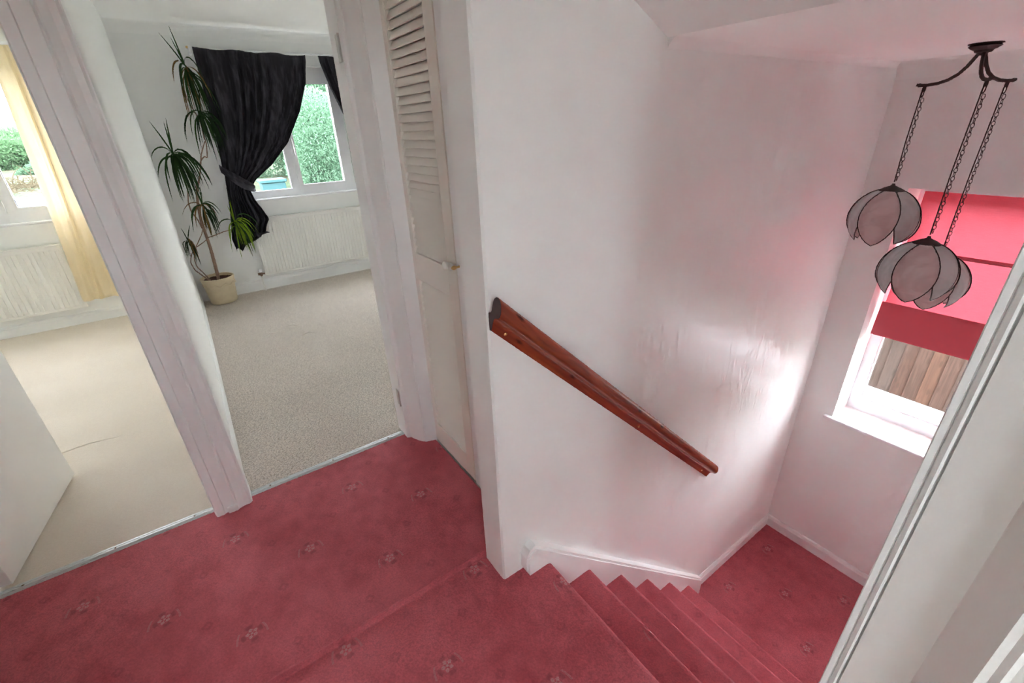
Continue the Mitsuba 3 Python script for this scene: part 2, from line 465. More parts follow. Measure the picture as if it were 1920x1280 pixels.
struct('floor_slab', cat_(box(-1.8, 0.70, -0.075, 2.0, -0.3, -0.012), box(0.6, 0.95, 1.0, 2.0, -0.3, -0.012)), 'bare_board')

# ---------------------------------------------------------------- stairs
st = thing('staircase', 'straight flight of red carpeted steps going down along the white wall', 'stairs', kind='structure')
RISE, GO = 0.2086, 0.2186
for k in range(6):
    xn, zn = 0.7575 + GO * k, -RISE * k
    r = 0.022
    arc = [(xn - r + r * math.sin(t), zn - r + r * math.cos(t)) for t in np.linspace(0, math.pi * 0.95, 9)]
    poly = [(xn - GO - 0.035, zn)] + arc + [(xn - 0.028, zn - RISE * 0.5), (xn - 0.034, zn - RISE - 0.002), (xn - GO - 0.035, zn - RISE - 0.002)]
    if k == 0:
        poly[0] = (xn - 0.024, zn)
        poly[-1] = (xn - 0.05, zn - RISE)
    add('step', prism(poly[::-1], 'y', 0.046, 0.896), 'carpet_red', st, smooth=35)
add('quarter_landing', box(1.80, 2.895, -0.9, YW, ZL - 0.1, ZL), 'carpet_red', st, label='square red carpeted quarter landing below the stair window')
# lower steps turn away, out of sight, only the first is near the frame
sx0, sz0, sx1 = 0.685, 0.118, 2.0
zline = lambda x: sz0 - RISE / GO * (x - sx0)
tz = lambda x: zline(x)
poly = [(0.655, -0.02), (0.655, 0.075), (0.668, 0.103), (0.690, tz(0.690)), (sx1, tz(sx1)), (sx1, ZL + 0.0), (1.83, ZL), (0.80, -0.45), (0.72, -0.1)]
add('string_board', prism(poly, 'y', 0.897, YW + 0.002), 'paint_wood', st, label='white sloping board along the wall side of the steps')
cap = [(0.646, 0.02), (0.646, 0.085), (0.662, 0.118), (0.688, tz(0.688) + 0.014), (sx1 + 0.01, tz(sx1 + 0.01) + 0.014), (sx1 + 0.01, tz(sx1 + 0.01) - 0.012), (0.690, tz(0.690) - 0.014), (0.674, 0.092), (0.666, 0.07), (0.666, 0.02)]
add('string_moulding', prism(cap, 'y', 0.904, YW + 0.001), 'paint_wood', st)
# skirting
bz = 0.088


def skirt_profile(h, t):
    return [(0, 0), (t, 0), (t, h * 0.72), (t * 0.75, h * 0.80), (t * 0.6, h * 0.92), (t * 0.3, h), (0, h)]


def skirt_x(x0, x1, yw, z0, h=0.10, t=0.014, sign=-1):
    return prism([(yw + sign * a, z0 + b) for a, b in skirt_profile(h, t)][::(1 if sign > 0 else -1)], 'x', x0, x1)


def skirt_y(y0, y1, xw, z0, h=0.10, t=0.014, sign=-1):
    return prism([(xw + sign * a, z0 + b) for a, b in skirt_profile(h, t)][::(1 if sign > 0 else -1)], 'y', y0, y1)


struct('baseboard_stair_side', skirt_x(1.985, 2.895, YW + 0.001, ZL, bz, 0.018), 'paint_wood', 'white skirting of the quarter landing under the handrail wall')
struct('baseboard_window_side', skirt_y(-0.9, YW, 2.896, ZL, bz, 0.018), 'paint_wood', 'white skirting of the quarter landing under the window')
struct('baseboard_plant_room_far', skirt_x(-0.15, 3.35, 5.311, 0.004, 0.12, 0.016), 'paint_wood', 'white skirting under the radiator of the plant room')
struct('baseboard_plant_room_left', skirt_y(2.06, 5.31, -0.151, 0.004, 0.10, 0.013, 1), 'paint_wood', 'white skirting along the left wall of the plant room')
struct('baseboard_cream_room_far', skirt_x(-3.25, -0.26, 5.381, 0.004, 0.10, 0.018), 'paint_wood', 'white skirting under the cream room radiator')
# coving


def cove(r, x0, z0, steps=7):     # concave quarter: from the wall (0,-r) to the ceiling (-r,0)
    pts = [(x0, z0), (x0, z0 - r)]
    for t in np.linspace(0, math.pi / 2, steps):
        pts.append((x0 - r + r * math.cos(t), z0 - r + r * math.sin(t)))
    pts.append((x0 - r, z0))
    return pts


struct('trim_coving_window_side', prism(cove(0.075, 2.8955, 1.7035), 'y', -1.7, YW), 'paint_ceiling', 'white coving above the stair window', smooth=30)
struct('trim_coving_stair_side', prism(cove(0.035, YW + 0.0005, 1.7035), 'x', 1.20, 2.9), 'paint_ceiling', smooth=30)
struct('trim_coving_plant_room', prism(cove(0.085, 5.3105, CEIL + 0.0005), 'x', -0.15, 3.35), 'paint_ceiling', 'white coving above the dark curtains', smooth=30)
struct('trim_coving_cream_room', prism(cove(0.085, 5.3805, CEIL + 0.0005), 'x', -3.25, -0.26), 'paint_ceiling', smooth=30)

# ---------------------------------------------------------------- doorways
# the post between the two bedroom doorways: two architraves side by side
post = [(-0.272, 1.951), (-0.272, 1.936), (-0.268, 1.932), (-0.240, 1.932), (-0.237, 1.937), (-0.195, 1.937), (-0.192, 1.930), (-0.187, 1.9285), (-0.182, 1.933), (-0.160, 1.939), (-0.142, 1.937), (-0.135, 1.941), (-0.135, 1.951)]
struct('trim_post', prism(post[::-1], 'z', 0, 2.3), 'paint_wood', 'white moulded post between the two bedroom doorways')
struct('trim_post_foot', box(-0.226, -0.188, 1.926, 1.937, 0.0, 0.035), 'paint_wood')
struct('trim_lining_left', cat_(box(-0.275, -0.266, 1.945, 2.056, 0, 2.02), box(-0.985, -0.975, 1.945, 2.056, 0, 2.02), box(-0.985, -0.266, 1.945, 2.056, 2.01, 2.03)), 'paint_wood')
struct('trim_architrave_left', box(-1.06, -0.972, 1.930, 1.951, 0, 2.08, 0.004), 'paint_wood')
struct('trim_lining_plant_room', cat_(box(-0.140, -0.130, 1.945, 2.062, 0, 2.02), box(-0.148, -0.1405, 2.05, 2.066, 0, 2.02)), 'paint_wood')
hinge_j = struct('trim_lining_hinge_side', cat_(box(0.620, 0.634, 1.940, 2.062, 0, 2.03, 0.002), box(-0.14, 0.634, 1.945, 2.056, 2.01, 2.03)), 'paint_wood', 'white lining on the hinge side of the plant room doorway')
for zz in (1.78, 0.25):
    hg = add('hinge', cat_(box(0.6165, 0.6205, 1.955, 1.990, zz - 0.045, zz + 0.045, 0.0008), tube([(0.6165, 1.952, zz - 0.045), (0.6165, 1.952, zz + 0.045)], 0.005, 8)), 'steel', hinge_j, smooth=35, label='paint splashed steel hinge')
# right side: moulded casing that steps forward to the cupboard
casing = [(0.622, 1.951), (0.620, 1.942), (0.627, 1.937), (0.636, 1.934), (0.641, 1.928), (0.646, 1.912), (0.652, 1.900), (0.658, 1.885), (0.668, 1.868), (0.676, 1.857), (0.682, 1.853), (0.684, 1.848), (0.742, 1.828), (0.742, 1.951)]
struct('trim_casing_right', prism(casing, 'z', 0, 2.35), 'paint_wood', 'white moulded casing between the plant room doorway and the louvred door')
struct('trim_cupboard_frame', cat_(box(0.743, 0.79, 1.06, 1.427, 0, 2.3), box(0.743, 0.79, 1.845, 1.951, 0, 2.3), box(0.743, 0.79, 1.427, 1.845, 2.02, 2.3)), 'paint_wood', 'white frame beside the louvred cupboard door')


def strip(x0, x1, y0):
    prof = [(y0, -0.004), (y0 + 0.040, -0.004), (y0 + 0.040, 0.006), (y0 + 0.037, 0.010), (y0 + 0.026, 0.0125), (y0 + 0.0245, 0.0095), (y0 + 0.0225, 0.0125), (y0 + 0.0125, 0.0125), (y0 + 0.011, 0.0095), (y0 + 0.009, 0.0115), (y0 + 0.002, 0.007), (y0, 0.003)]
    return prism(prof, 'x', x0, x1)


for nm, x0, x1, lab in (('left', -0.985, -0.265, 'aluminium threshold strip in the cream bedroom doorway'), ('right', -0.14, 0.625, 'aluminium threshold strip in the plant room doorway')):
    ts = add('threshold_strip', strip(x0, x1, 1.978), 'aluminium', label=lab, cat='threshold strip')
    for fx in (0.12, 0.5, 0.88):
        add('screw', lathe([(0, 0.0145), (0.003, 0.0140), (0.0045, 0.0115), (0.0045, 0.009)], 10, (x0 + fx * (x1 - x0), 1.996, 0)), 'old_copper', ts)

# door leaf of the cream room, opened into it
dl = np.array([0.100, 0.664])
dl /= np.linalg.norm(dl)
dn = np.array([-dl[1], dl[0]])
p0 = np.array([-0.931, 2.028])
dm = box(0, 0.672, 0, 0.036, 0.012, 1.985, 0.002)
v = dm.vertices.copy()
xy = p0 + v[:, :1] * dl + v[:, 1:2] * dn
door1 = struct('door_1', trimesh.Trimesh(np.column_stack([xy, v[:, 2]]), dm.faces, process=False), 'paint_door', 'plain white flush door standing open into the cream bedroom')
hb = lathe([(0, 0.055), (0.014, 0.055), (0.016, 0.045), (0.009, 0.03), (0.011, 0.0), (0.028, 0.0), (0.028, -0.004)], 20)
hv = hb.vertices.copy()
c0 = p0 + dl * 0.61
add('handle', trimesh.Trimesh(np.column_stack([c0[0] + hv[:, 0] * dl[0] - hv[:, 2] * dn[0], c0[1] + hv[:, 0] * dl[1] - hv[:, 2] * dn[1], 1.0 + hv[:, 1]]), hb.faces, process=False), 'brass', door1, smooth=40)

# louvred cupboard door (faces -x)
DX0, DX1 = 0.741, 0.771
d2 = thing('door_2', 'narrow cream louvred cupboard door beside the plant room doorway', None, kind='structure')
for y0, y1 in ((1.430, 1.500), (1.795, 1.842)):
    add('stile', box(DX0, DX1, y0, y1, 0.012, 2.015, 0.003), 'paint_louvre', d2)
for z0, z1 in ((0.012, 0.128), (0.905, 1.023), (1.95, 2.015)):
    add('rail', box(DX0, DX1, 1.4985, 1.7965, z0, z1, 0.0015), 'paint_louvre', d2)
slat = prism([(DX0 + 0.0050, -0.0135), (DX0 + 0.0090, -0.0150), (DX0 + 0.0215, 0.0130), (DX0 + 0.0180, 0.0145)], 'y', 1.4975, 1.7975)
slat_ply = mikit.ply(slat, 'paint_louvre')
zs = [1.846 - 0.0293 * k + 0.0150 for k in range(-3, 29)] + [0.145 + 0.0293 * k for k in range(26)]
for z in zs:
    if (1.030 < z < 1.945) or (0.135 < z < 0.898):
        k = key_for(d2 + '__slat')
        scene[k] = {**slat_ply, 'to_world': T().translate([0, 0, z])}


def knob_mesh(y, z, r):
    m = lathe([(0, 0.030), (r * 0.6, 0.0285), (r * 0.95, 0.024), (r, 0.019), (r * 0.85, 0.014), (r * 0.45, 0.010), (r * 0.42, 0.0), (r * 0.6, -0.002)], 20)
    v = m.vertices
    return trimesh.Trimesh(np.column_stack([DX0 - v[:, 2], y + v[:, 0], z + v[:, 1]]), m.faces[:, ::-1], process=False)


add('knob', knob_mesh(1.474, 1.042, 0.016), 'porcelain', d2, smooth=40, label='white porcelain knob')
add('knob', knob_mesh(1.436, 1.044, 0.016), 'porcelain', d2, smooth=40)
add('latch', knob_mesh(1.408, 1.046, 0.008), 'brass', d2, smooth=40, label='small brass catch')

# casing of the doorway the camera stands in (right of the frame)
JX = 0.630
jam = [(JX + 0.006, 0.0470), (JX, 0.0475), (JX - 0.002, 0.0500), (JX + 0.000, 0.0545), (JX + 0.004, 0.0560), (JX + 0.001, 0.0575), (JX, 0.0640), (JX + 0.002, 0.0655), (JX + 0.085, 0.0655), (JX + 0.085, 0.0440), (JX + 0.010, 0.0440)]
struct('trim_casing_near', prism(jam, 'z', -0.01, 2.1), 'paint_wood', 'white moulded edge of the near doorway casing at the right')
lin = [(JX, 0.0445), (JX, -0.0180), (JX - 0.0008, -0.0192), (JX - 0.036, -0.0560), (JX - 0.0375, -0.0575), (JX - 0.031, -0.066), (JX - 0.034, -0.073), (JX - 0.02, -0.080), (JX - 0.02, -0.120), (JX + 0.03, -0.120), (JX + 0.03, 0.0445)]
struct('trim_lining_near', prism(lin[::-1], 'z', -0.01, 2.1), 'paint_door', 'white door lining of the near doorway at the right edge')
struct('trim_lining_near_left', box(-0.575, -0.555, -0.09, 0.06, 0, 2.06), 'paint_wood')

# ---------------------------------------------------------------- windows
UP = 'plastic_white'


def pane_y(x0, x1, z0, z1, y):
    return sheet([(x0, y, z0), (x1, y, z0), (x1, y, z1), (x0, y, z1)])


def gasket_y(x0, x1, z0, z1, y):
    return ring_y(x0 - 0.002, x1 + 0.002, z0 - 0.002, z1 + 0.002, 0.005, y - 0.0015, y + 0.0015)


w1 = thing('window_1', 'white plastic window of the plant room between the dark curtains', None, kind='structure')
F0, F1 = 5.365, 5.425
add('frame', holed((0.405, 2.96, F0, F1, 0.905, 2.10), (0.465, 0.949, 5, 6, 0.987, 2.03), (1.030, 1.547, 5, 6, 0.980, 1.996), (1.612, 2.90, 5, 6, 0.987, 2.03)), UP, w1)  # right part, out of view, is widened to let in more daylight
sash = add('sash', holed((1.018, 1.559, F0 - 0.016, F1 - 0.01, 0.968, 2.006), (1.063, 1.497, 5, 6, 1.017, 1.948)), UP, w1, label='opening sash')
add('pane', pane_y(1.060, 1.500, 1.014, 1.951, F0 + 0.02), 'window_glass', sash)
add('gasket', gasket_y(1.063, 1.497, 1.017, 1.948, F0 + 0.012), 'gasket', sash)
add('handle', cat_(box(1.028, 1.044, F0 - 0.030, F0 - 0.015, 1.36, 1.46, 0.003), box(1.030, 1.042, F0 - 0.048, F0 - 0.036, 1.30, 1.44, 0.004), box(1.030, 1.042, F0 - 0.040, F0 - 0.026, 1.42, 1.44)), 'steel', sash)
for a, b in ((0.465, 0.949), (1.612, 2.90)):
    add('pane', pane_y(a - 0.003, b + 0.003, 0.984, 2.033, F0 + 0.025), 'window_glass', w1)
    add('gasket', gasket_y(a, b, 0.987, 2.03, F0 + 0.015), 'gasket', w1)
add('sill', box(0.39, 2.975, 5.292, F0 + 0.01, 0.900, 0.918, 0.004), UP, w1)

w2 = thing('window_2', 'white plastic window of the left bedroom beside the cream curtain', None, kind='structure')
G0, G1 = 5.42, 5.48
add('frame', holed((-2.71, -0.79, G0, G1, 0.905, 2.115), (-1.141, -0.86, 5, 6, 1.033, 2.04), (-2.0, -1.225, 5, 6, 1.010, 2.05), (-2.64, -2.08, 5, 6, 1.033, 2.04)), UP, w2)
s2 = add('sash', holed((-2.01, -1.212, G0 - 0.016, G1 - 0.01, 0.998, 2.06), (-1.955, -1.268, 5, 6, 1.05, 2.0)), UP, w2, label='opening sash')
add('pane', pane_y(-1.958, -1.265, 1.047, 2.003, G0 + 0.02), 'window_glass', s2)
for a, b in ((-1.141, -0.86), (-2.64, -2.08)):
    add('pane', pane_y(a - 0.003, b + 0.003, 1.030, 2.043, G0 + 0.025), 'window_glass', w2)
    add('gasket', gasket_y(a, b, 1.033, 2.04, G0 + 0.015), 'gasket', w2)
add('sill', box(-2.72, -0.78, 5.358, G0 + 0.01, 0.900, 0.920, 0.004), UP, w2)

w3 = thing('window_3', 'white plastic stair window half covered by a red blind', None, kind='structure')
H0, H1 = 3.095, 3.16
add('frame', holed((H0, H1, -0.25, 0.753, -0.190, 1.162), (2, 4, -0.19, 0.700, -0.106, 1.10)), UP, w3)
add('bead', ring_x(-0.192, 0.702, -0.108, 1.102, 0.010, H0 + 0.006, H0 + 0.02), UP, w3)
add('pane', sheet([(H0 + 0.03, -0.193, -0.109), (H0 + 0.03, 0.703, -0.109), (H0 + 0.03, 0.703, 1.103), (H0 + 0.03, -0.193, 1.103)]), 'window_glass', w3)
add('gasket', ring_x(-0.194, 0.704, -0.110, 1.104, 0.006, H0 + 0.020, H0 + 0.023), 'gasket', w3)
add('sill', cat_(box(2.868, H0 + 0.01, -0.30, 0.753, -0.205, -0.187, 0.004), box(2.868, 2.897, 0.74, 0.795, -0.205, -0.187, 0.003)), UP, w3, label='bright white sill board')
add('outer_sill', box(H1 - 0.005, H1 + 0.17, -0.30, 0.80, -0.16, -0.118, 0.004), UP, w3)
struct('window_4', cat_(ring_y(-0.82, -0.30, 1.08, 2.12, 0.06, -2.12, -2.05)), UP)
scene['window_4__pane'] = mikit.ply(pane_y(-0.77, -0.35, 1.13, 2.07, -2.08), 'window_glass')

# ---------------------------------------------------------------- red roman blind
rb = thing('roman_blind', 'red roman blind drawn half down in the stair window', 'blind')


def cloth_x(x_of_z, y0, y1, z0, z1, t=0.002, n=24):
    z = np.linspace(z0, z1, n)
    y = np.linspace(y0, y1, 16)
    Yg, Zg = np.meshgrid(y, z)
    Xg = x_of_z(Zg) + 0.002 * (nfbm(np.stack([Yg * 6, Zg * 6, Yg * 0], -1)) - 0.5)
    return grid(np.stack([Xg, Yg, Zg], -1))


bx = 3.045
add('panel', cloth_x(lambda z: bx - 0.010 * ((1.145 - z) / 0.31), -0.24, 0.722, 0.834, 1.145), 'red_cotton', rb, smooth=True)
add('panel', cloth_x(lambda z: bx + 0.006 - 0.022 * np.clip((0.842 - z) / 0.29, 0, 1) ** 1.5, -0.24, 0.722, 0.535, 0.842), 'red_cotton', rb, smooth=True)
hem = prism([(bx - 0.020, 0.545), (bx - 0.026, 0.530), (bx - 0.040, 0.362), (bx - 0.038, 0.352), (bx - 0.034, 0.352), (bx - 0.021, 0.530), (bx - 0.014, 0.545)], 'y', -0.24, 0.735)
add('hem', hem, 'red_hem', rb, smooth=30, label='darker red folded lower band')
add('fold', prism([(bx - 0.012, 0.846), (bx - 0.020, 0.838), (bx - 0.018, 0.829), (bx - 0.004, 0.832), (bx, 0.845)], 'y', -0.24, 0.722), 'red_hem', rb, smooth=40)
add('head_rail', box(bx - 0.012, bx + 0.025, -0.245, 0.724, 1.135, 1.160, 0.002), UP, rb)

# ---------------------------------------------------------------- handrail
prof = [(0.9405, 1.006), (0.933, 1.006), (0.929, 1.014), (0.923, 1.031), (0.917, 1.044), (0.911, 1.050), (0.903, 1.052), (0.893, 1.055), (0.886, 1.061), (0.881, 1.071), (0.8785, 1.084), (0.8785, 1.098), (0.882, 1.107), (0.889, 1.1125), (0.898, 1.1125), (0.906, 1.107), (0.914, 1.095), (0.919, 1.080), (0.925, 1.066), (0.932, 1.060), (0.9405, 1.058)]
hr = thing('handrail', 'varnished red brown pine handrail fixed to the stair wall', 'handrail')
add('rail', prism(prof[::-1], 'x', 0.572, 1.865, lambda v: -0.9538 * (v[:, 0] - 0.572)), 'varnished_pine', hr, smooth=35)
ep = np.array(prof)
ec = ep.mean(0)
add('end_cap', prism([tuple(ec + 0.985 * (q - ec)) for q in ep][::-1], 'x', 0.5705, 0.5725), 'end_grain', hr)
for sxx in (0.612, 1.235, 1.79):
    m = lathe([(0, 0.003), (0.003, 0.0026), (0.005, 0.001), (0.0055, -0.002)], 12)
    vv = m.vertices
    add('screw', trimesh.Trimesh(np.column_stack([sxx + vv[:, 0], 0.9245 - vv[:, 2], 1.026 - 0.9538 * (sxx - 0.572) + vv[:, 1]]), m.faces, process=False), 'brass', hr, smooth=40)

# ---------------------------------------------------------------- pendant lamp
RX, RY, RZ = 2.423, 0.551, 1.703
pl = thing('pendant_lamp', 'dark metal ceiling lamp with three tulip glass shades on chains', 'lamp')
add('ceiling_rose', lathe([(0, 0.0), (0.046, 0.0), (0.048, -0.003), (0.040, -0.005), (0.043, -0.007), (0.045, -0.010), (0.034, -0.018), (0.026, -0.021), (0.024, -0.027), (0.014, -0.030), (0.010, -0.036), (0, -0.038)], 40, (RX, RY, RZ)), 'iron', pl, smooth=40)
hooks = []
for k in range(3):
    t = 1.540 + k * 2.0944
    c, s = math.cos(t), math.sin(t)
    pts = []
    for u, zz in ((0.010, -0.030), (0.018, -0.045), (0.030, -0.068), (0.048, -0.090), (0.072, -0.106), (0.100, -0.115), (0.130, -0.118), (0.150, -0.117), (0.162, -0.115)):
        pts.append((RX + u * c, RY + u * s, RZ + zz))
    pts = np.array(pts)
    fine = np.array([[np.interp(q, np.arange(len(pts)), pts[:, a]) for a in range(3)] for q in np.linspace(0, len(pts) - 1, 25)])
    arm = add('arm', tube(fine, np.r_[np.full(21, 0.0058), 0.0062, 0.0075, 0.0045, 0.0055], 8), 'iron', pl, smooth=50)
    hooks.append(np.array([RX + 0.135 * c, RY + 0.135 * s, RZ - 0.124]))
    add('hook', tube([hooks[-1] + [0, 0, 0.008], hooks[-1] + [0, 0, -0.014]], 0.006, 8), 'iron', arm, smooth=50)
oval = [(0.0052 * math.cos(a), 0, 0.0088 * math.sin(a)) for a in np.linspace(0, 2 * math.pi, 12, endpoint=False)]
link_ply = mikit.ply(tube(oval, 0.00115, 5, True), 'iron', smooth=50)
big = mikit.ply(tube([(0.0115 * math.cos(a), 0, 0.0125 * math.sin(a)) for a in np.linspace(0, 2 * math.pi, 16, endpoint=False)], 0.0018, 6, True), 'iron', smooth=50)
caps = [1.205, 1.037, 0.950]


def petal(kind):
    """one tulip petal of the shade: a curved leaf pane, cap radius at the top, pointed at the bottom"""
    n, m = 16, 9
    v = np.linspace(0, 1, n)
    th = 0.20 + v * 2.20                                   # polar angle from the top
    R = 0.127 if kind == 'outer' else 0.122
    half = (0.58 if kind == 'outer' else 0.60) * np.sin(np.clip(0.22 + 0.78 * v ** 1.15, 0, 1) * math.pi) ** 0.62
    half[-1] = 0.002
    u = np.linspace(-1, 1, m)
    P = np.zeros((n, m, 3))
    for i in range(n):
        rr = R * math.sin(th[i]) * (1.0 if kind == 'outer' else 0.985)
        z = -R + R * math.cos(th[i]) * (1.04 if v[i] < 0.5 else 1.0) + R
        a = half[i] * u
        P[i] = np.stack([rr * np.cos(a), rr * np.sin(a), np.full(m, z - R * math.cos(0.2))], -1)
    edge = np.vstack([P[:, 0], P[-2::-1, -1]])
    return thick(P, 0.002), tube(edge, 0.0021, 6), tube(P[0], 0.0018, 5)


petals = {}
for kind in ('outer', 'inner'):
    g, e, tp = petal(kind)
    petals[kind] = (mikit.ply(g, 'opal_rose' if kind == 'outer' else 'opal_grey', smooth=True), mikit.ply(cat_(e, tp), 'lead', smooth=50))
shade_rot = [0.14, 0.20, 0.30]
cap_mesh = lathe([(0, 0.024), (0.005, 0.024), (0.007, 0.017), (0.014, 0.013), (0.026, 0.008), (0.040, 0.000), (0.045, -0.005), (0.041, -0.007), (0.02, 0.004), (0, 0.006)], 32)
for k in range(3):
    h, zc = hooks[k], caps[k]
    cord = [(h[0] - 0.004, h[1] + 0.003, h[2] - 0.002), (h[0] - 0.004, h[1] + 0.004, (h[2] + zc) / 2), (h[0], h[1], zc + 0.03)]
    add('cord', tube(np.array(cord), 0.0022, 6), 'iron', pl, smooth=50)
    ch = key_for(pl + '__chain')
    tag(ch, 'thin dark chain')
    top = h[2] - 0.014
    kk = key_for(ch + '__link')
    scene[kk] = {**big, 'to_world': T().translate([float(h[0]), float(h[1]), float(top - 0.008)]).rotate([0, 0, 1], 30)}
    z, i = top - 0.024, 0
    nl = int(round((z - (zc + 0.036)) / 0.0148))
    st_ = (z - (zc + 0.036)) / nl
    while i < nl:
        kk = key_for(ch + '__link')
        scene[kk] = {**link_ply, 'to_world': T().translate([float(h[0] + 0.004), float(h[1] - 0.004), float(z - st_ * (i + 0.5))]).rotate([0, 0, 1], float(35 if i % 2 else 125))}
        i += 1
    sh = add('lamp_shade', mikit.ply(cap_mesh, 'iron', smooth=45) | {'to_world': T().translate([float(h[0]), float(h[1]), zc])}, None, pl, label=['tulip shade hanging highest, nearest the stair wall', 'tulip shade in front of the red blind', 'tulip shade hanging lowest, partly hidden'][k])
    for j in range(6):
        kind = 'outer' if j % 2 == 0 else 'inner'
        tw = T().translate([float(h[0]), float(h[1]), zc - 0.003]).rotate([0, 0, 1], math.degrees(math.pi + shade_rot[k]) + 60 * j)
        kk = key_for(sh + '__petal')
        scene[kk] = {**petals[kind][0], 'to_world': tw}
        kk = key_for(sh + '__lead_edge')
        scene[kk] = {**petals[kind][1], 'to_world': tw}
    add('bulb', lathe([(0, -0.10), (0.014, -0.097), (0.024, -0.082), (0.024, -0.066), (0.014, -0.045), (0.012, -0.006)], 20, (h[0], h[1], zc)), 'porcelain', sh, smooth=60)

# ---------------------------------------------------------------- radiators


def radiator(name, x0, x1, z0, z1, yb, label, valve_x=None):
    r = thing(name, label, 'radiator')
    yf = yb - 0.055
    n = int((x1 - x0 - 0.05) / 0.033)
    pts = [(x0 + 0.012, yf + 0.012)]
    pitch = (x1 - x0 - 0.05) / n
    for i in range(n):
        a = x0 + 0.025 + i * pitch
        pts += [(a, yf + 0.004), (a + pitch * 0.30, yf + 0.004), (a + pitch * 0.38, yf + 0.010), (a + pitch * 0.62, yf + 0.010), (a + pitch * 0.70, yf + 0.004)]
    pts += [(x1 - 0.025, yf + 0.004), (x1 - 0.012, yf + 0.012), (x1 - 0.012, yf + 0.022), (x0 + 0.012, yf + 0.022)]
    add('panel', prism(pts, 'z', z0 + 0.02, z1 - 0.035), 'radiator_enamel', r)
    add('edge', cat_(box(x0, x1, yf + 0.002, yf + 0.026, z0, z0 + 0.026, 0.004), box(x0, x1, yf + 0.002, yf + 0.026, z1 - 0.045, z1 - 0.01, 0.004), box(x0, x0 + 0.022, yf + 0.003, yf + 0.025, z0, z1 - 0.01, 0.004), box(x1 - 0.022, x1, yf + 0.003, yf + 0.025, z0, z1 - 0.01, 0.004)), 'radiator_enamel', r)
    add('top_grille', box(x0 - 0.002, x1 + 0.002, yf, yb - 0.008, z1 - 0.012, z1, 0.004), 'radiator_enamel', r)
    add('back_panel', box(x0 + 0.02, x1 - 0.02, yb - 0.03, yb - 0.012, z0 + 0.02, z1 - 0.02), 'radiator_enamel', r)
    for q in (x0 + 0.15, x1 - 0.15):
        add('bracket', box(q - 0.012, q + 0.012, yb - 0.014, yb + 0.012, z0 + 0.05, z1 - 0.06), 'radiator_enamel', r)
    if valve_x:
        add('valve', cat_(tube([(valve_x, yf + 0.018, z0 + 0.005), (valve_x, yf + 0.018, z0 + 0.045)], 0.012, 12), tube([(valve_x, yf + 0.018, z0 + 0.028), (x0 + 0.01, yf + 0.018, z0 + 0.028)], 0.009, 10), tube([(valve_x - 0.03, yf + 0.018, z0 + 0.028), (valve_x, yf + 0.018, z0 + 0.028)], 0.013, 10)), 'old_copper', r, smooth=40, label='tarnished copper valve')
        add('valve_cap', lathe([(0, 0.035), (0.016, 0.034), (0.018, 0.01), (0.012, 0.0)], 16, (valve_x, yf + 0.018, z0 + 0.045)), UP, r, smooth=40)
        add('pipe', tube([(valve_x, yf + 0.018, z0 + 0.01), (valve_x, yf + 0.018, 0.0)], 0.0075, 10), 'radiator_enamel', r, smooth=40)
    return r


radiator('radiator', 0.468, 2.02, 0.160, 0.748, 5.297, 'white panel radiator under the plant room window', 0.432)
radiator('radiator', -2.55, -0.985, 0.160, 0.728, 5.367, 'white panel radiator under the left bedroom window')

# ---------------------------------------------------------------- curtains


def curtain_y(zs_, xl, xr, y0, amp, nf, nu=90, nv=70, seed=0, t=0.003, wob=0.0):
    z = np.linspace(zs_[0], zs_[-1], nv)
    order = np.argsort(zs_)
    L = np.interp(z, np.array(zs_)[order], np.array(xl)[order])
    Rr = np.interp(z, np.array(zs_)[order], np.array(xr)[order])
    A = np.interp(z, np.array(zs_)[order], np.array(amp)[order])
    u = np.linspace(0, 1, nu)
    P = np.zeros((nv, nu, 3))
    for i in range(nv):
        ph = 2 * math.pi * nf * (u + 0.05 * np.sin(2 * math.pi * u * 1.7 + seed)) + 0.5 * math.sin(z[i] * 2.3 + seed)
        f = np.sin(ph) + 0.35 * np.sin(2.3 * ph + seed + z[i])
        P[i, :, 0] = L[i] + (Rr[i] - L[i]) * u
        P[i, :, 1] = y0 - A[i] * f + wob * 0
        P[i, :, 2] = z[i]
    return P


W = lambda pts: None
c1 = thing('curtain', 'dark charcoal velvet curtain tied back beside the potted plant', 'curtain')
zl = [2.188, 2.165, 1.80, 1.50, 1.228, 1.194, 1.0, 0.86, 0.74, 0.60, 0.48]
L1 = [0.398, 0.395, 0.385, 0.375, 0.357, 0.360, 0.335, 0.315, 0.292, 0.262, 0.275]
zr = [2.162, 2.10, 1.94, 1.70, 1.43, 1.24, 1.12, 1.03, 0.94, 0.85, 0.75, 0.70, 0.62, 0.56, 0.50, 0.48]
R1 = [1.288, 1.277, 1.242, 1.130, 0.960, 0.770, 0.600, 0.530, 0.545, 0.585, 0.625, 0.590, 0.560, 0.600, 0.480, 0.410]
zz = np.array(sorted(set(zl + zr), reverse=True))
Lz = np.interp(zz[::-1], zl[::-1], L1[::-1])[::-1]
Rz = np.interp(zz[::-1], zr[::-1], R1[::-1])[::-1]
amp = np.interp(zz[::-1], [0.48, 0.9, 1.05, 1.2, 1.6, 2.1, 2.19], [0.035, 0.028, 0.012, 0.016, 0.028, 0.020, 0.010])[::-1]
P = curtain_y(list(zz), list(Lz), list(Rz), 5.155, list(amp), 8.5, 150, 110, 1.3)
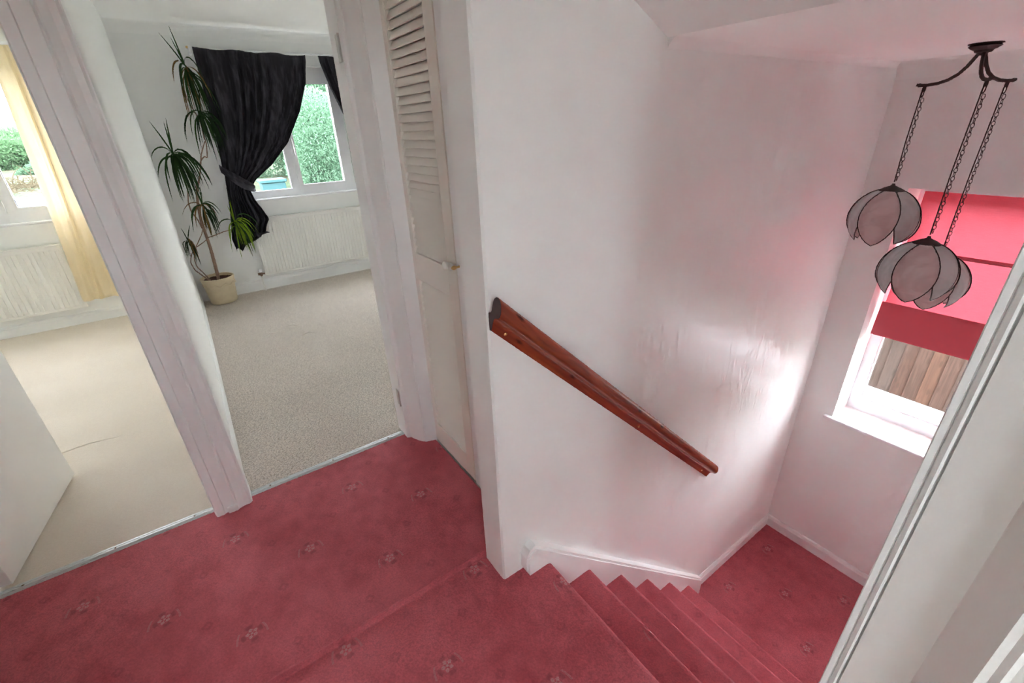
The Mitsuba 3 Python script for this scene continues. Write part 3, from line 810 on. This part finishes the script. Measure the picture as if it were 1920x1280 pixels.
# top edge droops where the header sags between its gathers, hem runs up to the right in ruffles
uu = np.linspace(0, 1, 150)
top = np.clip((P[:, :, 2] - 2.05) / 0.14, 0, 1)
P[:, :, 2] -= top * (0.022 * uu + 0.012 * np.sin(uu * 9) ** 2)[None]
bot = np.clip((0.62 - P[:, :, 2]) / 0.14, 0, 1)
P[:, :, 2] += bot * (0.13 * uu ** 1.5 + 0.025 * np.sin(uu * 15))[None]
add('cloth', thick(P, 0.003), 'velvet', c1, smooth=True)


def tie(x0, z0, x1, z1, y, drop, wdt):
    n = 24
    s = np.linspace(0, 1, n)
    cx = x0 + (x1 - x0) * s
    cz = z0 + (z1 - z0) * s - drop * np.sin(s * math.pi)
    cy = y - 0.075 * np.sin(s * math.pi) ** 0.6
    m = 7
    P = np.zeros((n, m, 3))
    for j, q in enumerate(np.linspace(-0.5, 0.5, m)):
        P[:, j] = np.stack([cx, cy + 0.010 * math.cos(q * 6), cz + q * wdt * (0.35 + 0.65 * np.sin(np.clip(s, 0.05, 1) * math.pi) ** 0.5)], -1)
    return thick(P, 0.003)


add('tie_back', tie(0.335, 1.235, 0.585, 1.040, 5.17, 0.02, 0.11), 'velvet', c1, smooth=True, label='velvet tie band')
c2 = thing('curtain', 'dark velvet curtain at the right of the plant room window, mostly behind the door casing', 'curtain')
zl2 = [2.165, 2.10, 1.90, 1.66, 1.45, 1.20, 1.05, 0.85, 0.60, 0.48]
L2 = [1.405, 1.412, 1.462, 1.545, 1.66, 1.85, 2.00, 1.97, 1.95, 1.97]
P = curtain_y(zl2, L2, [2.15, 2.15, 2.15, 2.15, 2.14, 2.13, 2.13, 2.16, 2.19, 2.19], 5.155, [0.010, 0.02, 0.028, 0.028, 0.022, 0.016, 0.012, 0.02, 0.03, 0.03], 8.5, 120, 90, 0.4)
add('cloth', thick(P, 0.003), 'velvet', c2, smooth=True)
rod = thing('curtain_pole', 'white curtain pole above the plant room window', 'curtain pole')
add('pole', tube([(0.365, 5.19, 2.178), (2.36, 5.19, 2.178)], 0.009, 10), UP, rod, smooth=50)
for xb in (0.378, 2.35):
    add('bracket', box(xb - 0.012, xb + 0.012, 5.175, 5.312, 2.140, 2.195, 0.004), UP, rod)
add('finial', lathe([(0, 0.012), (0.010, 0.010), (0.012, 0.0), (0.010, -0.006)], 14, (0.362, 5.19, 2.186)), 'brass', rod, smooth=40)

c3 = thing('curtain', 'cream cotton curtain hanging beside the left bedroom window', 'curtain')
P = curtain_y([2.15, 2.12, 1.96, 1.15, 0.25, 0.235], [-0.86, -0.862, -0.868, -0.925, -0.985, -0.98], [-0.60, -0.60, -0.605, -0.64, -0.70, -0.70], 5.225, [0.008, 0.012, 0.020, 0.024, 0.020, 0.020], 2.6, 70, 60, 2.2)
add('cloth', grid(P), 'cream_cotton', c3, smooth=True)
c4 = thing('curtain_rail', 'slim white curtain rail above the left bedroom window', 'curtain rail')
add('rail', box(-2.8, -0.56, 5.215, 5.238, 2.15, 2.172, 0.003), UP, c4)
for xb in (-2.5, -1.5, -0.7):
    add('bracket', box(xb - 0.01, xb + 0.01, 5.23, 5.382, 2.152, 2.176), UP, c4)

# ---------------------------------------------------------------- potted dracaena
pp = thing('potted_plant', 'tall dracaena with drooping narrow leaves in a cream pot', 'plant')
PX, PY = 0.040, 5.150
pot = add('pot', lathe([(0, 0.008), (0.108, 0.008), (0.116, 0.016), (0.120, 0.05), (0.132, 0.18), (0.138, 0.225), (0.143, 0.232), (0.144, 0.262), (0.138, 0.266), (0.131, 0.262), (0.128, 0.225), (0.10, 0.222), (0, 0.222)], 48, (PX, PY, 0.004)), 'stoneware', pp, smooth=40, label='cream glazed pot')
wave = [((0.1365 + 0.002) * math.cos(a) + PX, (0.1365 + 0.002) * math.sin(a) + PY, 0.205 + 0.012 * math.sin(a * 9)) for a in np.linspace(0, 2 * math.pi, 90, endpoint=False)]
add('relief_band', tube(wave, 0.0035, 6, True), 'stoneware', pot, smooth=60)
sp = np.linspace(0, 1, 7)
an = np.linspace(0, 2 * math.pi, 33)
RR, AA = np.meshgrid(sp * 0.128, an)
so = np.stack([PX + RR * np.cos(AA), PY + RR * np.sin(AA), 0.236 + 0.012 * nfbm(np.stack([RR * np.cos(AA) * 60, RR * np.sin(AA) * 60, RR * 0], -1))], -1)
add('soil', grid(so), 'soil', pp, smooth=True)
def smooth_path(pts, n=26):
    pts = np.asarray(pts, float)
    d = np.r_[0, np.cumsum(np.linalg.norm(np.diff(pts, axis=0), axis=1))]
    q = np.linspace(0, d[-1], n)
    out = np.stack([np.interp(q, d, pts[:, a]) for a in range(3)], 1)
    for _ in range(2):
        out[1:-1] = 0.25 * out[:-2] + 0.5 * out[1:-1] + 0.25 * out[2:]
    return out


def stem(pts, r0, r1):
    p = smooth_path(pts)
    add('stem', tube(p, np.linspace(r0, r1, len(p)), 8), 'stem_bark', pp, smooth=50)


stem([(0.045, 5.15, 0.213), (0.055, 5.149, 0.363), (0.063, 5.147, 0.52), (0.064, 5.146, 0.633), (0.061, 5.145, 0.714), (0.062, 5.144, 0.822), (0.076, 5.143, 0.94), (0.101, 5.141, 1.055), (0.127, 5.14, 1.145)], 0.0155, 0.010)
stem([(0.05, 5.14, 0.736), (0.038, 5.135, 0.826), (0.01, 5.13, 0.888), (0.01, 5.125, 0.973), (0.039, 5.12, 1.086)], 0.006, 0.005)
stem([(0.111, 5.14, 1.064), (0.139, 5.143, 1.144), (0.181, 5.146, 1.231), (0.198, 5.149, 1.306), (0.255, 5.151, 1.36), (0.259, 5.154, 1.316), (0.28, 5.157, 1.403), (0.291, 5.16, 1.469)], 0.006, 0.004)
stem([(0.119, 5.14, 1.091), (0.153, 5.144, 1.165), (0.187, 5.148, 1.253), (0.223, 5.152, 1.362), (0.275, 5.156, 1.456), (0.294, 5.16, 1.482)], 0.006, 0.004)
stem([(0.286, 5.15, 1.482), (0.295, 5.147, 1.627), (0.267, 5.145, 1.723), (0.247, 5.143, 1.8), (0.247, 5.14, 1.864)], 0.006, 0.004)
stem([(-0.027, 5.13, 0.239), (-0.064, 5.124, 0.297), (-0.114, 5.118, 0.367), (-0.128, 5.112, 0.448), (-0.097, 5.106, 0.525), (-0.073, 5.1, 0.553)], 0.006, 0.004)
stem([(-0.015, 5.13, 0.231), (-0.05, 5.125, 0.315), (-0.091, 5.12, 0.398), (-0.09, 5.115, 0.477), (-0.064, 5.11, 0.539)], 0.006, 0.004)
stem([(0.063, 5.14, 0.644), (0.117, 5.077, 0.666), (0.209, 5.013, 0.701), (0.27, 4.95, 0.722)], 0.005, 0.004)
stem([(-0.042, 5.12, 0.584), (0.029, 5.13, 0.681), (0.058, 5.14, 0.735)], 0.004, 0.004)
stem([(-0.045, 5.12, 0.574), (0.038, 5.13, 0.619), (0.071, 5.14, 0.643)], 0.004, 0.003)


def leaf(base, d, length, droop, width, n=9, lo=-1e9, hi=1e9):
    """a narrow tapering leaf that leaves its crown along d and bends down under its own weight"""
    p, v = np.array(base, float), np.array(d, float)
    v /= np.linalg.norm(v)
    pts, ds = [p.copy()], [v.copy()]
    for i in range(n):
        v = v + np.array([0, 0, -droop / n]) * (1.5 - 1.0 * i / n)
        v /= np.linalg.norm(v)
        p = p + v * length / n
        p[1], p[0] = min(p[1], hi), max(p[0], lo)
        pts.append(p.copy())
        ds.append(v.copy())
    pts = np.array(pts)
    side = np.cross(ds[n // 2], [0.3, -1.0, 0.15])
    side /= np.linalg.norm(side) + 1e-9
    w = width * np.array([0.6, 0.9, 1, 1, 0.95, 0.88, 0.75, 0.58, 0.36, 0.05])[:n + 1] / 2
    P = np.stack([pts - side * w[:, None], pts + np.array([0, 0.0015, -0.001]), pts + side * w[:, None]], 1)
    return grid(P)


def crown(c, n, length, mats, spread, lean=(0, 0), up=0.5, width=0.010, seed=0, label=None, hi=5.09):
    rg = np.random.default_rng(seed)
    c = np.array(c)
    ck = key_for(pp + '__crown')
    tag(ck, label or 'drooping leaf crown')
    for i in range(n):
        a = rg.uniform(0, 2 * math.pi)
        s = rg.uniform(0.15, 1) * spread
        d = (math.cos(a) * s + lean[0], 0.7 * math.sin(a) * s + lean[1], up + rg.uniform(-0.9, 0.35))
        ln = length * rg.uniform(0.65, 1.1)
        base = c + np.array([rg.normal(0, 0.006), rg.normal(0, 0.006), rg.uniform(-0.03, 0.03)])
        add('leaf', leaf(base, d, ln, rg.uniform(2.6, 5.5), width * rg.uniform(0.8, 1.25), lo=-0.135, hi=hi), mats[rg.integers(len(mats))], ck, smooth=True)
    for i in range(3):
        d = (rg.normal(0, 0.18) + lean[0] * 0.5 - 0.12, rg.normal(0, 0.12), 1.0)
        add('leaf', leaf(c + [0, 0, 0.01], d, length * rg.uniform(0.5, 0.75), 0.35, width, lo=-0.135, hi=hi), mats[0], ck, smooth=True)


G, D, LI, BR = 'leaf_green', 'leaf_dark', 'leaf_lime', 'leaf_brown'
crown((0.300, 5.030, 2.017), 34, 0.40, [G, D, BR, G], 0.55, (0.12, 0), 0.25, 0.011, 1, 'topmost crown, browning')
crown((0.309, 5.040, 1.681), 32, 0.34, [D, G, D], 0.55, (0.10, 0), 0.25, 0.011, 2)
crown((0.020, 5.030, 1.369), 40, 0.40, [G, D, D], 0.55, (0.14, 0), 0.3, 0.012, 3)
crown((0.110, 5.030, 0.934), 26, 0.27, [G, D, BR], 0.5, (0.10, 0), 0.3, 0.010, 4)
crown((0.313, 4.930, 0.777), 40, 0.30, [LI, LI, G, LI], 0.60, (0.25, 0), 0.45, 0.010, 5, 'bright lime green crown on a side branch', hi=5.04)
crown((-0.087, 5.070, 0.650), 16, 0.20, [D, D, BR], 0.8, (0.0, 0), 0.25, 0.008, 6)

# ---------------------------------------------------------------- outdoors
gx = np.linspace(-30, 30, 90)
gy = np.concatenate([np.linspace(5.7, 16, 60), np.linspace(17, 60, 40)])
X, Y = np.meshgrid(gx, gy)
slope_z = np.interp(Y, [5.7, 7.5, 10, 12, 24, 60], [-2.4, -1.2, 0.15, 0.35, 0.7, 1.0])
Z = slope_z + 0.12 * (nfbm(np.stack([X * 0.8, Y * 0.8, X * 0], -1)) - 0.5)
add('garden_lawn', grid(np.stack([X, Y, Z], -1)), 'lawn', smooth=True, label='rough sloping lawn outside the bedroom windows', cat='lawn', kind='structure')
add('side_path', box(3.3, 30, -30, 5.6, -2.9, -2.75), 'lawn', label='ground beside the house below the stair window', cat='ground', kind='structure')
hx = np.linspace(-70, 40, 80)
prof_h = 4.3 + 2.2 * nfbm(np.stack([hx * 0.08, hx * 0, hx * 0], -1)) 
hp = np.zeros((2 + 4, 80, 3))
for i, f in enumerate((0.0, 0.5, 0.8, 0.95, 1.0, 0.9)):
    hp[i] = np.stack([hx, 75 + 6 * i + 0 * hx, 0.5 + prof_h * f], -1)
add('distant_hill', grid(hp), 'hill', smooth=True, label='distant wooded hill beyond the garden', cat='hill', kind='structure')


def leafage(name, n, center, rad, size, bsdf, label, cat, seed, stuff=False, flat=0.0):
    rg = np.random.default_rng(seed)
    center, rad = np.asarray(center, float), np.asarray(rad, float)
    blobs = [(center + rg.uniform(-0.62, 0.62, 3) * rad, rad * rg.uniform(0.30, 0.55)) for _ in range(16)]
    vs, fs = [], []
    per = n // len(blobs)
    quad = np.array([(0, 0), (0.42, 0.22), (1, 0), (0.42, -0.22)])
    off = 0
    for c, r in blobs:
        q = rg.normal(size=(per, 3))
        q /= np.linalg.norm(q, axis=1, keepdims=True)
        pos = c + q * r * rg.uniform(0.6, 1.05, (per, 1))
        d = q + rg.normal(0, 0.6, (per, 3)) + [0, 0, -flat]
        d /= np.linalg.norm(d, axis=1, keepdims=True)
        s = np.cross(d, rg.normal(size=(per, 3)))
        s /= np.linalg.norm(s, axis=1, keepdims=True)
        L = size * rg.uniform(0.6, 1.3, (per, 1))
        v = np.stack([pos + d * L * a + s * L * b for a, b in quad], 1).reshape(-1, 3)
        i = np.arange(per)[:, None] * 4 + off
        fs += [np.hstack([i, i + 1, i + 2]), np.hstack([i, i + 2, i + 3])]
        vs.append(v)
        off += len(v)
    k = thing(name, label, cat)
    add('foliage', trimesh.Trimesh(np.vstack(vs), np.vstack(fs), process=False), bsdf, k)
    add('trunk', tube([(center[0], center[1], center[2] - rad[2] * 1.6), (center[0] + 0.1, center[1], center[2])], [0.12, 0.06], 8), 'stem_bark', k, smooth=50)
    return k


leafage('shrub', 170000, (3.45, 11.6, 0.85), (1.45, 1.0, 1.7), 0.060, 'foliage_pale', 'pale green leafy shrub filling the plant room window', 'shrub', 11)
leafage('tree', 90000, (4.0, 14.5, 1.7), (2.6, 1.2, 1.7), 0.085, 'foliage_mid', 'taller green tree behind the pale shrub', 'tree', 12)
leafage('tree', 9000, (7.6, 13.0, 1.2), (1.6, 1.2, 1.8), 0.18, 'foliage_mid', 'green tree at the far right of the garden', 'tree', 13)
leafage('hedge', 60000, (-4.2, 25, 0.75), (4.0, 1.4, 1.1), 0.14, 'foliage_hedge', 'long green hedge seen through the left bedroom window', 'hedge', 14)
leafage('hedge', 30000, (-3.1, 21.5, 0.7), (1.2, 0.8, 0.5), 0.10, 'foliage_mid', 'dark low hedge to the right behind the dry grass', 'hedge', 15)
dg = np.random.default_rng(5)
blades = []
for i in range(420):
    b = np.array([-3.0 + dg.normal(0, 0.55), 17.0 + dg.normal(0, 0.6), 0.0])
    b[2] = np.interp(b[1], [5.7, 7.5, 10, 12, 24, 60], [-2.4, -1.2, 0.15, 0.35, 0.7, 1.0]) - 0.05
    blades.append(leaf(b, (dg.normal(0.1, 0.5), dg.normal(0, 0.5), 1), dg.uniform(0.4, 0.9), 2.2, 0.02))
for m in blades:
    pass
add('dry_grass', cat_(*blades), 'straw', label='clump of straw coloured dry grass on the lawn', cat='grass', kind='stuff')
ob = thing('garden_box', 'turquoise garden box standing on the lawn', 'box')
bx_ = np.array([1.56, 11.30, 0.47])
bzz = bx_[2] + 0.04
add('body', box(bx_[0] - 0.17, bx_[0] + 0.29, 11.1, 11.5, 0.2, bzz + 0.08, 0.01), 'turquoise_paint', ob)
add('lid', box(bx_[0] - 0.20, bx_[0] + 0.32, 11.06, 11.54, bzz + 0.08, bzz + 0.14, 0.01), 'turquoise_paint', ob)

# fence outside the stair window
fe = thing('fence', 'weathered brown board fence close outside the stair window', 'fence')
FX = 5.5
bw = 0.110
rf = np.random.default_rng(21)
y = -1.4
i = 0
while y < 3.2:
    k = int(rf.choice([0, 1, 1, 2, 3, 0]))
    prf = [(FX + 0.004 + 0.010, y), (FX + 0.004, y + 0.004), (FX - 0.006, y + bw), (FX - 0.008, y + bw + 0.010), (FX + 0.014, y + bw + 0.010)]
    add('board', prism(prf[::-1], 'z', -2.75, -0.27 + rf.uniform(-0.01, 0.01)), f'fence_wood_{k}', fe)
    y += bw
    i += 1
for zz_ in (-2.3, -1.4, -0.5):
    add('rail', box(FX + 0.014, FX + 0.06, -1.45, 3.25, zz_ - 0.04, zz_ + 0.04), 'fence_wood_1', fe)

# globe lamp on the bathroom ceiling behind the camera: its light falls through the doorway on the stair wall
gl = thing('globe_lamp', 'white globe lamp on the bathroom ceiling', 'lamp')
add('base', lathe([(0, 0.0), (0.07, 0.0), (0.07, -0.02), (0.05, -0.035), (0, -0.035)], 32, (-0.43, -1.72, CEIL)), 'plastic_white', gl, smooth=40)
globe = add('globe', trimesh.creation.icosphere(3, 0.095).apply_translation((-0.43, -1.72, CEIL - 0.115)), 'porcelain', gl, smooth=True)
scene[globe]['emitter'] = {'type': 'area', 'radiance': rgb(LAMP * 0.93, LAMP * 0.97, LAMP * 1.08)}
